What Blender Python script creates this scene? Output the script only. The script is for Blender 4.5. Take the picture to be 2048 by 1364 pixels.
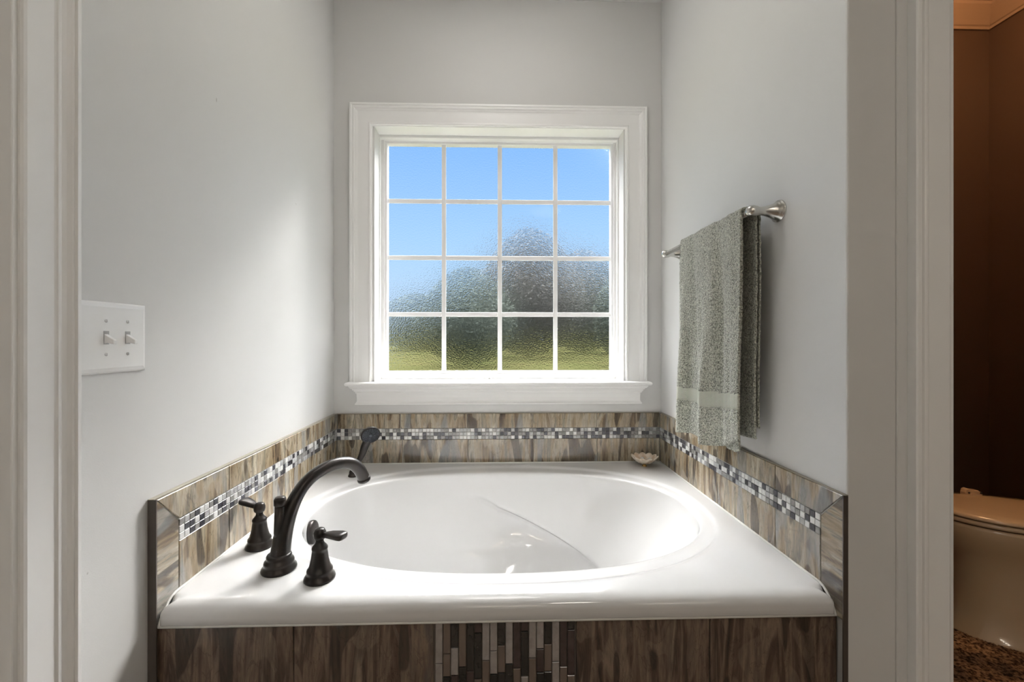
import bpy, bmesh, math, random
from mathutils import Vector, Matrix, noise
S = bpy.context.scene
SKY_GLOW = 30.0  # strength of the glow added to the upper sky
for o in list(bpy.data.objects): bpy.data.objects.remove(o, do_unlink=True)
COL = S.collection
PI = math.pi
H = 1.03            # camera height
YB = 1.95           # back wall of the tub alcove
XL, XR = -.735, .765
CE = H + 1.557      # ceiling
YAW = math.radians(1.584)
CF, CPX, CPY = 850.0, 1015.5, 677.0

# ------------------------------------------------------------ camera
cd = bpy.data.cameras.new('camera'); cam = bpy.data.objects.new('camera', cd); COL.objects.link(cam)
cam.location = (0, 0, H); cam.rotation_euler = (PI/2, 0, -YAW)
cd.sensor_width = 36; cd.lens = CF/2048*36
cd.shift_x = (1024-CPX)/2048; cd.shift_y = (CPY-682)/2048
cd.clip_start = .01; cd.clip_end = 500
S.camera = cam
# ------------------------------------------------------------ world
W = bpy.data.worlds.new('sky'); S.world = W; W.use_nodes = True
nt = W.node_tree; nt.nodes.clear()
out = nt.nodes.new('ShaderNodeOutputWorld'); bg = nt.nodes.new('ShaderNodeBackground')
tc = nt.nodes.new('ShaderNodeTexCoord'); sp = nt.nodes.new('ShaderNodeSeparateXYZ')
cr = nt.nodes.new('ShaderNodeValToRGB')
nt.links.new(tc.outputs['Generated'], sp.inputs[0]); nt.links.new(sp.outputs['Z'], cr.inputs[0])
e = cr.color_ramp.elements
e[0].position = 0; e[0].color = (.62, .78, 1.0, 1)
e[1].position = .5; e[1].color = (.22, .48, .95, 1)
m = cr.color_ramp.elements.new(.22); m.color = (.42, .68, 1.0, 1)
nt.links.new(cr.outputs[0], bg.inputs[0])
bg.inputs[1].default_value = .40
# white glow added to the sky above the view, to brighten the alcove
bg2 = nt.nodes.new('ShaderNodeBackground'); bg2.inputs[0].default_value = (1, .985, .96, 1)
mr = nt.nodes.new('ShaderNodeMapRange'); mr.interpolation_type = 'SMOOTHSTEP'
mr.inputs[1].default_value = .62; mr.inputs[2].default_value = .80; mr.inputs[3].default_value = 0; mr.inputs[4].default_value = 1
nt.links.new(sp.outputs['Z'], mr.inputs[0])
dp = nt.nodes.new('ShaderNodeVectorMath'); dp.operation = 'DOT_PRODUCT'; dp.inputs[1].default_value = Vector((-.15, .85, .5)).normalized()
nt.links.new(tc.outputs['Generated'], dp.inputs[0])
mr2 = nt.nodes.new('ShaderNodeMapRange'); mr2.inputs[1].default_value = -.2; mr2.inputs[2].default_value = 1; mr2.inputs[3].default_value = 0; mr2.inputs[4].default_value = SKY_GLOW
nt.links.new(dp.outputs['Value'], mr2.inputs[0])
mm = nt.nodes.new('ShaderNodeMath'); mm.operation = 'MULTIPLY'; nt.links.new(mr.outputs[0], mm.inputs[0]); nt.links.new(mr2.outputs[0], mm.inputs[1])
nt.links.new(mm.outputs[0], bg2.inputs[1])
ad_ = nt.nodes.new('ShaderNodeAddShader'); nt.links.new(bg.outputs[0], ad_.inputs[0]); nt.links.new(bg2.outputs[0], ad_.inputs[1])
nt.links.new(ad_.outputs[0], out.inputs[0])
# ------------------------------------------------------------ sun, smeared by the obscure glass
sd = bpy.data.lights.new('sun', 'SUN'); so = bpy.data.objects.new('sun', sd); COL.objects.link(so)
sd.energy = 3.2; sd.angle = math.radians(12); sd.color = (1, .975, .93)
so.rotation_euler = Vector((-.52, -.86, -.78)).to_track_quat('-Z', 'Y').to_euler()
so.location = (3, 6, 5)
# ------------------------------------------------------------ exposure
S.view_settings.view_transform = 'Standard'; S.view_settings.look = 'None'
S.view_settings.gamma = 1; S.view_settings.use_curve_mapping = False
S.view_settings.exposure = 1.38
BULB = 8.6        # bathroom vanity bulbs
ROOM_FILL = 7        # unseen fill lamp added on the bathroom ceiling
ALCOVE_FILL = 2.1        # unseen fill lamp added over the tub
CLOSET = 3.3       # dim lamp of the toilet room

# ============================================================ helpers
def at(x, y=None, Y=None, X=None, z=None):
    """pixel ray of the level camera, met with a plane Y=, X= or z= (z relative to the camera height)"""
    c, s = math.cos(YAW), math.sin(YAW)
    a = (x-CPX)/CF
    dx, dy = a*c+s, -a*s+c
    dz = -((y if y is not None else CPY)-CPY)/CF
    if Y is not None: t = Y/dy
    elif X is not None: t = X/dx
    else: t = z/dz
    return Vector((dx*t, dy*t, H+dz*t))

def mat(name, color=(.8,.8,.8), rough=.5, metal=0, spec=.5, coat=0, coat_rough=.05):
    m = bpy.data.materials.new(name); m.use_nodes = True
    b = m.node_tree.nodes['Principled BSDF']
    b.inputs['Base Color'].default_value = (*color, 1); b.inputs['Roughness'].default_value = rough
    b.inputs['Metallic'].default_value = metal; b.inputs['Specular IOR Level'].default_value = spec
    b.inputs['Coat Weight'].default_value = coat; b.inputs['Coat Roughness'].default_value = coat_rough
    return m
def nd(m, t, **kw):
    n = m.node_tree.nodes.new(t)
    for k, v in kw.items(): setattr(n, k, v)
    return n
def lk(m, a, b): m.node_tree.links.new(a, b)
def bsdf(m): return m.node_tree.nodes['Principled BSDF']
def add_bump(m, scale, dist, detail=2, coord='Object', strength=1.0, vec=None, rough=.5):
    if vec is None:
        t = nd(m, 'ShaderNodeTexCoord'); vec = t.outputs[coord]
    n = nd(m, 'ShaderNodeTexNoise'); n.inputs['Scale'].default_value = scale; n.inputs['Detail'].default_value = detail
    n.inputs['Roughness'].default_value = rough
    b = nd(m, 'ShaderNodeBump'); b.inputs['Distance'].default_value = dist; b.inputs['Strength'].default_value = strength
    lk(m, vec, n.inputs['Vector']); lk(m, n.outputs[0], b.inputs['Height']); lk(m, b.outputs[0], bsdf(m).inputs['Normal'])
    return n, b
def ramp(m, fac, stops, interp='LINEAR'):
    r = nd(m, 'ShaderNodeValToRGB'); r.color_ramp.interpolation = interp
    el = r.color_ramp.elements
    el[0].position, el[0].color = stops[0][0], (*stops[0][1], 1)
    el[1].position, el[1].color = stops[-1][0], (*stops[-1][1], 1)
    for p, c in stops[1:-1]:
        q = el.new(p); q.color = (*c, 1)
    lk(m, fac, r.inputs[0]); return r
def mixc(m, f, a, b, mode='MIX'):
    n = nd(m, 'ShaderNodeMix', data_type='RGBA', blend_type=mode)
    for sock, v in ((n.inputs[0], f), (n.inputs[6], a), (n.inputs[7], b)):
        if isinstance(v, (int, float)): sock.default_value = v
        elif isinstance(v, tuple): sock.default_value = (*v, 1)
        else: lk(m, v, sock)
    return n.outputs[2]
def mth(m, op, a, b=None, c=None):
    n = nd(m, 'ShaderNodeMath', operation=op)
    for i, v in enumerate((a, b, c)):
        if v is None: continue
        if isinstance(v, (int, float)): n.inputs[i].default_value = v
        else: lk(m, v, n.inputs[i])
    return n.outputs[0]

class MB:
    """collects shapes, then links them as ONE mesh object"""
    def __init__(s): s.v = []; s.f = []; s.mi = []; s.uv = []; s.tid = []; s.sm = []
    def face(s, idx, mi=0, uv=None, tid=0., smooth=False):
        s.f.append(tuple(idx)); s.mi.append(mi); s.uv.append(uv); s.tid.append(tid); s.sm.append(smooth)
    def box(s, x0, x1, y0, y1, z0, z1, mi=0):
        b = len(s.v)
        s.v += [Vector(p) for p in ((x0,y0,z0),(x1,y0,z0),(x1,y1,z0),(x0,y1,z0),(x0,y0,z1),(x1,y0,z1),(x1,y1,z1),(x0,y1,z1))]
        for q in ((0,3,2,1),(4,5,6,7),(0,1,5,4),(1,2,6,5),(2,3,7,6),(3,0,4,7)): s.face([b+i for i in q], mi)
        return s
    def prism(s, poly, to3, d0, d1, mi=0, tid=0., uvf=None, cham=0.):
        """poly in 2-D (a,b), extruded from depth d0 (hidden back) to d1 (seen front); to3(a,b,d)->Vector; chamfered front"""
        n = len(poly); b = len(s.v)
        cx = sum(p[0] for p in poly)/n; cy = sum(p[1] for p in poly)/n
        def inset(p):
            dx, dy = p[0]-cx, p[1]-cy
            return (p[0]-math.copysign(min(cham, abs(dx)), dx), p[1]-math.copysign(min(cham, abs(dy)), dy))
        sg = 1 if d1 > d0 else -1
        rings = [(poly, d0), (poly, d1-sg*cham), ([inset(p) for p in poly], d1)] if cham else [(poly, d0), (poly, d1)]
        for pl, d in rings: s.v += [to3(a, c, d) for a, c in pl]
        pls = [p for pl, _ in rings for p in pl]
        uvs = lambda ids: [(uvf(*pls[i-b]) if uvf else pls[i-b]) for i in ids]
        for k in range(len(rings)-1):
            for i in range(n):
                j = (i+1) % n; ids = [b+k*n+i, b+k*n+j, b+(k+1)*n+j, b+(k+1)*n+i]
                s.face(ids, mi, uvs(ids), tid)
        k = len(rings)-1
        ids = [b+k*n+i for i in range(n)]; s.face(ids, mi, uvs(ids), tid)
        ids = [b+i for i in reversed(range(n))]; s.face(ids, mi, uvs(ids), tid)
        return s
    def loft(s, rings, closed=True, cap0=False, cap1=False, mi=0, smooth=True):
        n = len(rings[0]); b = len(s.v)
        for r in rings: s.v += [Vector(p) for p in r]
        for k in range(len(rings)-1):
            for i in range(n if closed else n-1):
                j = (i+1) % n
                s.face([b+k*n+i, b+k*n+j, b+(k+1)*n+j, b+(k+1)*n+i], mi, smooth=smooth)
        if cap0: s.face([b+i for i in reversed(range(n))], mi, smooth=False)
        if cap1: s.face([b+(len(rings)-1)*n+i for i in range(n)], mi, smooth=False)
        return s
    def lathe(s, prof, M=Matrix(), n=32, mi=0, cap=True, smooth=True):
        rings = [[M @ Vector((r*math.cos(2*PI*i/n), r*math.sin(2*PI*i/n), z)) for i in range(n)] for r, z in prof]
        return s.loft(rings, True, cap, cap, mi, smooth)
    def tube(s, pts, rad, n=20, mi=0, cap=True, sx=None, up=Vector((0,0,1))):
        rings = []
        P = [Vector(p) for p in pts]
        for k, p in enumerate(P):
            t = (P[min(k+1, len(P)-1)]-P[max(k-1, 0)]).normalized()
            a = up.cross(t)
            if a.length < 1e-4: a = Vector((1, 0, 0)).cross(t)
            a.normalize(); b = t.cross(a)
            r = rad[k] if isinstance(rad, (list, tuple)) else rad
            q = sx[k] if sx else 1
            rings.append([p+a*(r*q*math.cos(2*PI*i/n))+b*(r*math.sin(2*PI*i/n)) for i in range(n)])
        return s.loft(rings, True, cap, cap, mi)
    def build(s, name, mats, parent=None, fix=True, bevel=0, sub=0, loc=None):
        me = bpy.data.meshes.new(name)
        base = Vector(loc) if loc is not None else None
        me.from_pydata([v-base for v in s.v] if base is not None else s.v, [], s.f)
        for mt in (mats if isinstance(mats, (list, tuple)) else [mats]): me.materials.append(mt)
        me.polygons.foreach_set('material_index', s.mi); me.polygons.foreach_set('use_smooth', s.sm)
        uvl = me.uv_layers.new(name='UVMap'); a = me.attributes.new('tid', 'FLOAT', 'FACE')
        for p in me.polygons:
            u = s.uv[p.index]; a.data[p.index].value = s.tid[p.index]
            if u:
                for li, c in zip(p.loop_indices, u): uvl.data[li].uv = c
        if fix:
            bm = bmesh.new(); bm.from_mesh(me); bmesh.ops.recalc_face_normals(bm, faces=bm.faces); bm.to_mesh(me); bm.free()
        o = bpy.data.objects.new(name, me); COL.objects.link(o)
        if base is not None: o.location = base
        if parent:
            o.parent = parent; o.matrix_parent_inverse = parent.matrix_world.inverted() if False else Matrix.Translation(-Vector(parent.location))
        if bevel:
            b = o.modifiers.new('bevel', 'BEVEL'); b.width = bevel; b.segments = 2; b.limit_method = 'ANGLE'
        if sub:
            b = o.modifiers.new('sub', 'SUBSURF'); b.levels = sub; b.render_levels = sub
        return o
def thing(name, label, cat, loc=(0,0,0), group=None):
    o = bpy.data.objects.new(name, None); COL.objects.link(o); o.location = loc
    o.empty_display_size = .05
    o['label'] = label; o['category'] = cat
    if group: o['group'] = group
    return o
def tag(o, label, cat, group=None):
    o['label'] = label; o['category'] = cat
    if group: o['group'] = group
    return o
def struct(o): o['kind'] = 'structure'; return o
def lerp(a, b, t): return a+(b-a)*t
def sstep(a, b, x):
    t = max(0., min(1., (x-a)/(b-a))); return t*t*(3-2*t)
def catmull(pts, n):
    P = [Vector(p) for p in pts]; P = [2*P[0]-P[1]]+P+[2*P[-1]-P[-2]]; out = []
    for i in range(1, len(P)-2):
        for k in range(n):
            t = k/n
            out.append(.5*((2*P[i])+(-P[i-1]+P[i+1])*t+(2*P[i-1]-5*P[i]+4*P[i+1]-P[i+2])*t*t+(-P[i-1]+3*P[i]-3*P[i+1]+P[i+2])*t**3))
    out.append(P[-2]); return out

# ============================================================ materials
M = {}
def paint(name, col, rough=.55):
    m = mat(name, col, rough, spec=.35); add_bump(m, 420, .00025, 3, strength=.6)
    return m
M['paint'] = paint('grey_wall_paint', (.70, .70, .69))
M['ceiling'] = paint('ceiling_paint', (.80, .80, .79), .7)
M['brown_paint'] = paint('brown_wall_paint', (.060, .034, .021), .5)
M['trim'] = mat('white_gloss_trim', (.92, .92, .91), .28, spec=.5)
M['vinyl'] = mat('white_vinyl', (.91, .91, .91), .35)
M['acrylic'] = mat('white_acrylic', (.71, .71, .71), .07, spec=.5, coat=.4, coat_rough=.04)
M['caulk'] = mat('white_caulk', (.75, .74, .70), .5)
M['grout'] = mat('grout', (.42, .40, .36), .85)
M['apron_grout'] = mat('apron_grout', (.20, .165, .14), .85)
M['plastic'] = mat('white_switch_plastic', (.90, .90, .89), .25)
M['slot'] = mat('switch_slot_shadow_gap', (.45, .45, .45), .6)
M['screw'] = mat('painted_screw', (.72, .72, .72), .35)
M['nickel'] = mat('brushed_nickel', (.62, .61, .58), .24, metal=1)
M['edge'] = mat('tile_edge_trim', (.075, .060, .050), .5)
M['brass'] = mat('brass', (.65, .42, .16), .25, metal=1)
M['floor_tile'] = mat('floor_tile', (.26, .20, .15), .35)
M['wood_door'] = mat('door_paint', (.80, .80, .79), .35)
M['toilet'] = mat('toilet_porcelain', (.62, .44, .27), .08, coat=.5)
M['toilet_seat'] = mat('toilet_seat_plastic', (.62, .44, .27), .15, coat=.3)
M['hole_dark'] = mat('dark_hinge_hole', (.02, .015, .01), .6)  # near-black discs paint the dark inside the hinge holes
# oil rubbed bronze
m = mat('oil_rubbed_bronze', (.045, .036, .030), .30, metal=.5, spec=.5)
t = nd(m, 'ShaderNodeTexCoord'); n = nd(m, 'ShaderNodeTexNoise'); n.inputs['Scale'].default_value = 28; lk(m, t.outputs['Object'], n.inputs['Vector'])
r = ramp(m, n.outputs[0], [(.35, (.023,.021,.020)), (.65, (.034,.027,.024))]); lk(m, r.outputs[0], bsdf(m).inputs['Base Color'])
M['bronze'] = m
M['spray_face'] = mat('dark_spray_face', (.03, .035, .045), .3)
M['nozzle'] = mat('blue_grey_nozzle', (.16, .18, .22), .4)
# stone look tile (streaks along v of the UV map, one offset per tile)
def stone(name, stops, gloss, vein=.5, dull=1.0, patch_amt=1.0):
    m = mat(name, (.3,.25,.2), gloss, coat=.25, coat_rough=.08)
    uv = nd(m, 'ShaderNodeUVMap'); at_ = nd(m, 'ShaderNodeAttribute', attribute_name='tid')
    off = nd(m, 'ShaderNodeVectorMath', operation='SCALE'); off.inputs[0].default_value = (3.7, 7.1, 0); lk(m, at_.outputs['Fac'], off.inputs['Scale'])
    ad = nd(m, 'ShaderNodeVectorMath', operation='ADD'); lk(m, uv.outputs[0], ad.inputs[0]); lk(m, off.outputs[0], ad.inputs[1])
    def mp(sx, sy):
        q = nd(m, 'ShaderNodeMapping'); q.inputs['Scale'].default_value = (sx, sy, 1); lk(m, ad.outputs[0], q.inputs[0]); return q.outputs[0]
    def ns(v, sc, det=3, dist=0., ro=.55):
        q = nd(m, 'ShaderNodeTexNoise'); q.inputs['Scale'].default_value = sc; q.inputs['Detail'].default_value = det
        q.inputs['Distortion'].default_value = dist; q.inputs['Roughness'].default_value = ro; lk(m, v, q.inputs['Vector']); return q.outputs[0]
    streak = ns(mp(24, 2.2), 1., 4, .8, .6)
    base = ramp(m, streak, stops).outputs[0]
    # broad tongues of another tone with sharp wavy borders
    wv = mp(15, 4)
    tong = ns(wv, 1., 1.5, .5)
    tm = ramp(m, tong, [(.50, (0,0,0)), (.515, (1,1,1)), (.60, (1,1,1)), (.615, (0,0,0))]).outputs[0]
    lt = mixc(m, .55, base, stops[-1][1]); 
    c = mixc(m, mth(m, 'MULTIPLY', tm, .55*patch_amt), base, lt)
    tong2 = ns(mp(13, 3.1), 1.3, 1, .3)
    tm2 = ramp(m, tong2, [(.60, (0,0,0)), (.62, (1,1,1))]).outputs[0]
    c = mixc(m, mth(m, 'MULTIPLY', tm2, .75*patch_amt), c, stops[0][1])
    tong3 = ns(mp(11, 2.5), 1.1, 1, .2)
    tm3 = ramp(m, tong3, [(.36, (1,1,1)), (.39, (0,0,0))]).outputs[0]
    c = mixc(m, mth(m, 'MULTIPLY', tm3, .55*patch_amt), c, tuple(x*f for x, f in zip((.26,.27,.27), (dull,)*3)))
    # fine grain + thin dark veins
    fine = ns(mp(150, 26), 1., 5, 0, .7)
    fr = ramp(m, fine, [(.3, (.72,.72,.72)), (.7, (1.22,1.22,1.22))]).outputs[0]
    c = mixc(m, 1.0, c, fr, 'MULTIPLY')
    vn = ns(mp(20, 6), 1.2, 4, 1.2)
    vd = mth(m, 'ABSOLUTE', mth(m, 'SUBTRACT', vn, .5))
    vr = ramp(m, vd, [(0, (.38,.34,.3)), (.014, (1,1,1))]).outputs[0]
    c = mixc(m, vein, c, vr, 'MULTIPLY')
    lk(m, c, bsdf(m).inputs['Base Color'])
    b = nd(m, 'ShaderNodeBump'); b.inputs['Distance'].default_value = .0012; b.inputs['Strength'].default_value = .35
    lk(m, fine, b.inputs['Height']); lk(m, b.outputs[0], bsdf(m).inputs['Normal'])
    return m
M['stone'] = stone('petrified_wood_tile', [(.28, (.045,.032,.022)), (.38, (.13,.095,.060)), (.46, (.27,.205,.125)), (.52, (.36,.30,.21)), (.57, (.17,.15,.115)), (.64, (.40,.34,.24)), (.74, (.58,.53,.43))], .16, .6)
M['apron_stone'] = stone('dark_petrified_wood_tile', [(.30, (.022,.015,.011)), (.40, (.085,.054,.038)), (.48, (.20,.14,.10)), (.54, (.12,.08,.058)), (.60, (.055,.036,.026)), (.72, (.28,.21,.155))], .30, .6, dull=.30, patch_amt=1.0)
def small(name, col, rough, var=.25, sc=60, metal=0):
    m = mat(name, col, rough, coat=.3)
    t = nd(m, 'ShaderNodeTexCoord'); n = nd(m, 'ShaderNodeTexNoise'); n.inputs['Scale'].default_value = sc; n.inputs['Detail'].default_value = 4
    n.inputs['Distortion'].default_value = .6; lk(m, t.outputs['Object'], n.inputs['Vector'])
    r = ramp(m, n.outputs[0], [(.3, tuple(c*(1-var) for c in col)), (.7, tuple(min(1, c*(1+var)) for c in col))]); lk(m, r.outputs[0], bsdf(m).inputs['Base Color'])
    return m
MOS = [small('mosaic_white_marble', (.72,.72,.70), .2, .1), small('mosaic_light_grey_marble', (.42,.42,.42), .2, .25),
       small('mosaic_grey_taupe', (.24,.235,.225), .2, .3), small('mosaic_dark_glass', (.055,.055,.065), .08, .3)]
STR = {'L': small('strip_pale_marble', (.33,.30,.285), .25, .14), 'T': small('strip_taupe', (.165,.125,.10), .3, .10, 14),
       'D': small('strip_black_glass', (.020,.018,.016), .15, .2), 'B': small('strip_brown_glass', (.055,.036,.034), .18, .2)}
# towel
m = mat('sage_terry', (.27,.28,.235), .95, spec=.1)
bsdf(m).inputs['Sheen Weight'].default_value = .5; bsdf(m).inputs['Sheen Roughness'].default_value = .6
t = nd(m, 'ShaderNodeTexCoord'); n = nd(m, 'ShaderNodeTexNoise'); n.inputs['Scale'].default_value = 260; n.inputs['Detail'].default_value = 2; lk(m, t.outputs['Object'], n.inputs['Vector'])
r = ramp(m, n.outputs[0], [(.34, (.14,.145,.115)), (.64, (.66,.67,.57))]); lk(m, r.outputs[0], bsdf(m).inputs['Base Color'])
b = nd(m, 'ShaderNodeBump'); b.inputs['Distance'].default_value = .006; lk(m, n.outputs[0], b.inputs['Height']); lk(m, b.outputs[0], bsdf(m).inputs['Normal'])
M['terry'] = m
m = mat('pale_woven_towel_band', (.55,.56,.47), .8, spec=.15)
uv = nd(m, 'ShaderNodeUVMap'); sx = nd(m, 'ShaderNodeSeparateXYZ'); lk(m, uv.outputs[0], sx.inputs[0])
zz = mth(m, 'PINGPONG', mth(m, 'MULTIPLY', sx.outputs[0], 1.0), .006)
ww = mth(m, 'SINE', mth(m, 'MULTIPLY', mth(m, 'ADD', sx.outputs[1], zz), 2*PI/.0045))
b = nd(m, 'ShaderNodeBump'); b.inputs['Distance'].default_value = .0012; lk(m, ww, b.inputs['Height']); lk(m, b.outputs[0], bsdf(m).inputs['Normal'])
r = ramp(m, ww, [(0, (.66,.67,.58)), (1, (.86,.87,.77))]); lk(m, r.outputs[0], bsdf(m).inputs['Base Color'])
M['band'] = m
# shell dish
m = mat('cream_shell', (.74,.62,.48), .22, coat=.4)
t = nd(m, 'ShaderNodeTexCoord'); n = nd(m, 'ShaderNodeTexNoise'); n.inputs['Scale'].default_value = 40; lk(m, t.outputs['Object'], n.inputs['Vector'])
r = ramp(m, n.outputs[0], [(.35, (.62,.46,.33)), (.65, (.86,.79,.68))]); lk(m, r.outputs[0], bsdf(m).inputs['Base Color'])
M['shell'] = m
M['pearl'] = mat('pearly_inlay', (.80,.80,.78), .12, coat=.6)
# rug
m = mat('brown_speckled_rug', (.12,.08,.05), .95, spec=.1)
t = nd(m, 'ShaderNodeTexCoord'); n = nd(m, 'ShaderNodeTexNoise'); n.inputs['Scale'].default_value = 110; n.inputs['Detail'].default_value = 3; lk(m, t.outputs['Object'], n.inputs['Vector'])
n2 = nd(m, 'ShaderNodeTexNoise'); n2.inputs['Scale'].default_value = 9; n2.inputs['Detail'].default_value = 3; lk(m, t.outputs['Object'], n2.inputs['Vector'])
r1 = ramp(m, n.outputs[0], [(.38, (.03,.02,.014)), (.62, (.26,.18,.12))]); r2 = ramp(m, n2.outputs[0], [(.42, (.55,.50,.48)), (.62, (1.5,1.25,1.0))])
lk(m, mixc(m, 1., r1.outputs[0], r2.outputs[0], 'MULTIPLY'), bsdf(m).inputs['Base Color'])
b = nd(m, 'ShaderNodeBump'); b.inputs['Distance'].default_value = .008; lk(m, n.outputs[0], b.inputs['Height']); lk(m, b.outputs[0], bsdf(m).inputs['Normal'])
M['rug'] = m
def leafy(*a):
    m = small(*a); bsdf(m).inputs['Specular IOR Level'].default_value = 0; bsdf(m).inputs['Coat Weight'].default_value = 0; return m
# grass, leaves
m = mat('lawn_grass', (.25,.33,.05), 1.0, spec=0)
t = nd(m, 'ShaderNodeTexCoord'); n = nd(m, 'ShaderNodeTexNoise'); n.inputs['Scale'].default_value = .35; n.inputs['Detail'].default_value = 6; lk(m, t.outputs['Object'], n.inputs['Vector'])
r = ramp(m, n.outputs[0], [(.35, (.018,.022,.008)), (.65, (.031,.028,.013))]); lk(m, r.outputs[0], bsdf(m).inputs['Base Color'])
M['grass'] = m
M['leaf'] = leafy('grey_green_foliage', (.068,.080,.068), .8, .3, 1.2)
M['bare'] = leafy('brown_grey_foliage', (.085,.084,.078), .8, .3, 1.2)
M['bark'] = small('bark', (.10,.08,.06), .9, .4, 3)
# obscure glass: the outer face scatters (rough, sandy), the inner face is clear
m = bpy.data.materials.new('obscure_glass_outer_face'); m.use_nodes = True; N = m.node_tree; N.nodes.clear()
o_ = N.nodes.new('ShaderNodeOutputMaterial'); rf = N.nodes.new('ShaderNodeBsdfRefraction'); tr = N.nodes.new('ShaderNodeBsdfTransparent')
rf.inputs['IOR'].default_value = 1.09; rf.distribution = 'BECKMANN'; rf.inputs['Roughness'].default_value = .27; rf.inputs['Color'].default_value = (1,1,1,1)
t = nd(m, 'ShaderNodeTexCoord'); n = nd(m, 'ShaderNodeTexNoise'); n.inputs['Scale'].default_value = 145; n.inputs['Detail'].default_value = 2; lk(m, t.outputs['Object'], n.inputs['Vector'])
b = nd(m, 'ShaderNodeBump'); b.inputs['Distance'].default_value = .0095; b.inputs['Strength'].default_value = 1; lk(m, n.outputs[0], b.inputs['Height']); lk(m, b.outputs[0], rf.inputs['Normal'])
mx = N.nodes.new('ShaderNodeMixShader'); mx.inputs[0].default_value = .25; lk(m, rf.outputs[0], mx.inputs[1]); lk(m, tr.outputs[0], mx.inputs[2])
lk(m, mx.outputs[0], o_.inputs[0]); M['glass'] = m
m = bpy.data.materials.new('obscure_glass_inner_face'); m.use_nodes = True; N = m.node_tree; N.nodes.clear()
o_ = N.nodes.new('ShaderNodeOutputMaterial'); tr = N.nodes.new('ShaderNodeBsdfTransparent')
gl = N.nodes.new('ShaderNodeBsdfGlossy'); gl.inputs['Roughness'].default_value = .03; gl.inputs['Color'].default_value = (.8,.8,.8,1)
mx = N.nodes.new('ShaderNodeMixShader'); mx.inputs[0].default_value = .003; lk(m, tr.outputs[0], mx.inputs[1]); lk(m, gl.outputs[0], mx.inputs[2])
lk(m, mx.outputs[0], o_.inputs[0]); M['glass_in'] = m
def emis(name, col, st):
    m = bpy.data.materials.new(name); m.use_nodes = True; b = bsdf(m)
    b.inputs['Base Color'].default_value = (*col, 1); b.inputs['Emission Color'].default_value = (*col, 1); b.inputs['Emission Strength'].default_value = st
    return m
M['bulb'] = emis('lit_bulb', (1, .88, .74), BULB)
M['room_fill'] = emis('room_fill_diffuser', (1, .93, .84), ROOM_FILL)
M['alcove_fill'] = emis('alcove_fill_diffuser', (1, .97, .93), ALCOVE_FILL)
M['closet_bulb'] = emis('dim_warm_bulb', (1, .58, .29), CLOSET*20)

# ============================================================ the room shell
TB = .12
XC = 3.3      # far right of both rooms
YR = -2.3     # wall behind the camera
WX0, WX1, WZ0, WZ1 = -.553, .590, H-.205, H+.972      # rough window opening
w = MB()      # back wall of the tub alcove with the window hole
w.box(XL-TB, WX0, YB, YB+.16, 0, CE); w.box(WX1, XR+.11, YB, YB+.16, 0, CE)
w.box(WX0, WX1, YB, YB+.16, 0, WZ0); w.box(WX0, WX1, YB, YB+.16, WZ1, CE)
struct(w.build('wall_back', M['paint']))
# left wall, with a door opening beside the camera
DY0, DY1 = -.13, .671
w = MB(); w.box(XL-TB, XL, DY1, YB, 0, CE); w.box(XL-TB, XL, YR-TB, DY0, 0, CE); w.box(XL-TB, XL, DY0, DY1, 2.05, CE)
wl = M['paint'].copy(); wl.name = 'grey_wall_paint_scuffed'
b = bsdf(wl); t = nd(wl, 'ShaderNodeTexCoord'); prev = (.70,.70,.69)
for px, py, sy, sz in ((433, 200, .004, .011), (592, 408, .009, .0022), (80, 545, .003, .006), (175, 1147, .003, .004)):
    p = at(px, py, X=XL)
    sb = nd(wl, 'ShaderNodeVectorMath', operation='SUBTRACT'); lk(wl, t.outputs['Object'], sb.inputs[0]); sb.inputs[1].default_value = p
    ml = nd(wl, 'ShaderNodeVectorMath', operation='MULTIPLY'); lk(wl, sb.outputs[0], ml.inputs[0]); ml.inputs[1].default_value = (0, 1/sy, 1/sz)
    ln = nd(wl, 'ShaderNodeVectorMath', operation='LENGTH'); lk(wl, ml.outputs[0], ln.inputs[0])
    r = ramp(wl, ln.outputs['Value'], [(.3, (.5,.5,.5)), (.7, (0,0,0))])
    prev = mixc(wl, r.outputs[0], prev, (.28,.26,.24))
lk(wl, prev, b.inputs['Base Color'])
struct(w.build('wall_left', wl))
# right wall of the alcove, its end face and the stub up to the toilet-room door
YE = .905
RDX0, RDX1 = .992, 1.76
w = MB(); w.box(XR, XR+.11, YE, YB, 0, CE); w.box(XR+.11, RDX0+.012, YE, YE+.115, 0, CE)
struct(w.build('wall_right', M['paint'], bevel=.004))
w = MB(); w.box(RDX0+.012, RDX1, YE, YE+.115, 2.06, CE); w.box(RDX1, XC, YE, YE+.115, 0, CE)
struct(w.build('wall_front', M['paint']))
w = MB(); w.box(XL-TB, XC, YR-TB, YR, 0, CE); struct(w.build('wall_rear', M['paint']))
w = MB(); w.box(XC, XC+TB, YR-TB, YB+.16, 0, CE); struct(w.build('wall_far_right', M['paint']))
w = MB(); w.box(XL-TB, XC+TB, YR-TB, YB+.16, CE, CE+.1); struct(w.build('ceiling', M['ceiling']))
w = MB(); w.box(XL-TB, XC+TB, YR-TB, YB+.16, -.1, 0); struct(w.build('floor', M['floor_tile']))
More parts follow.
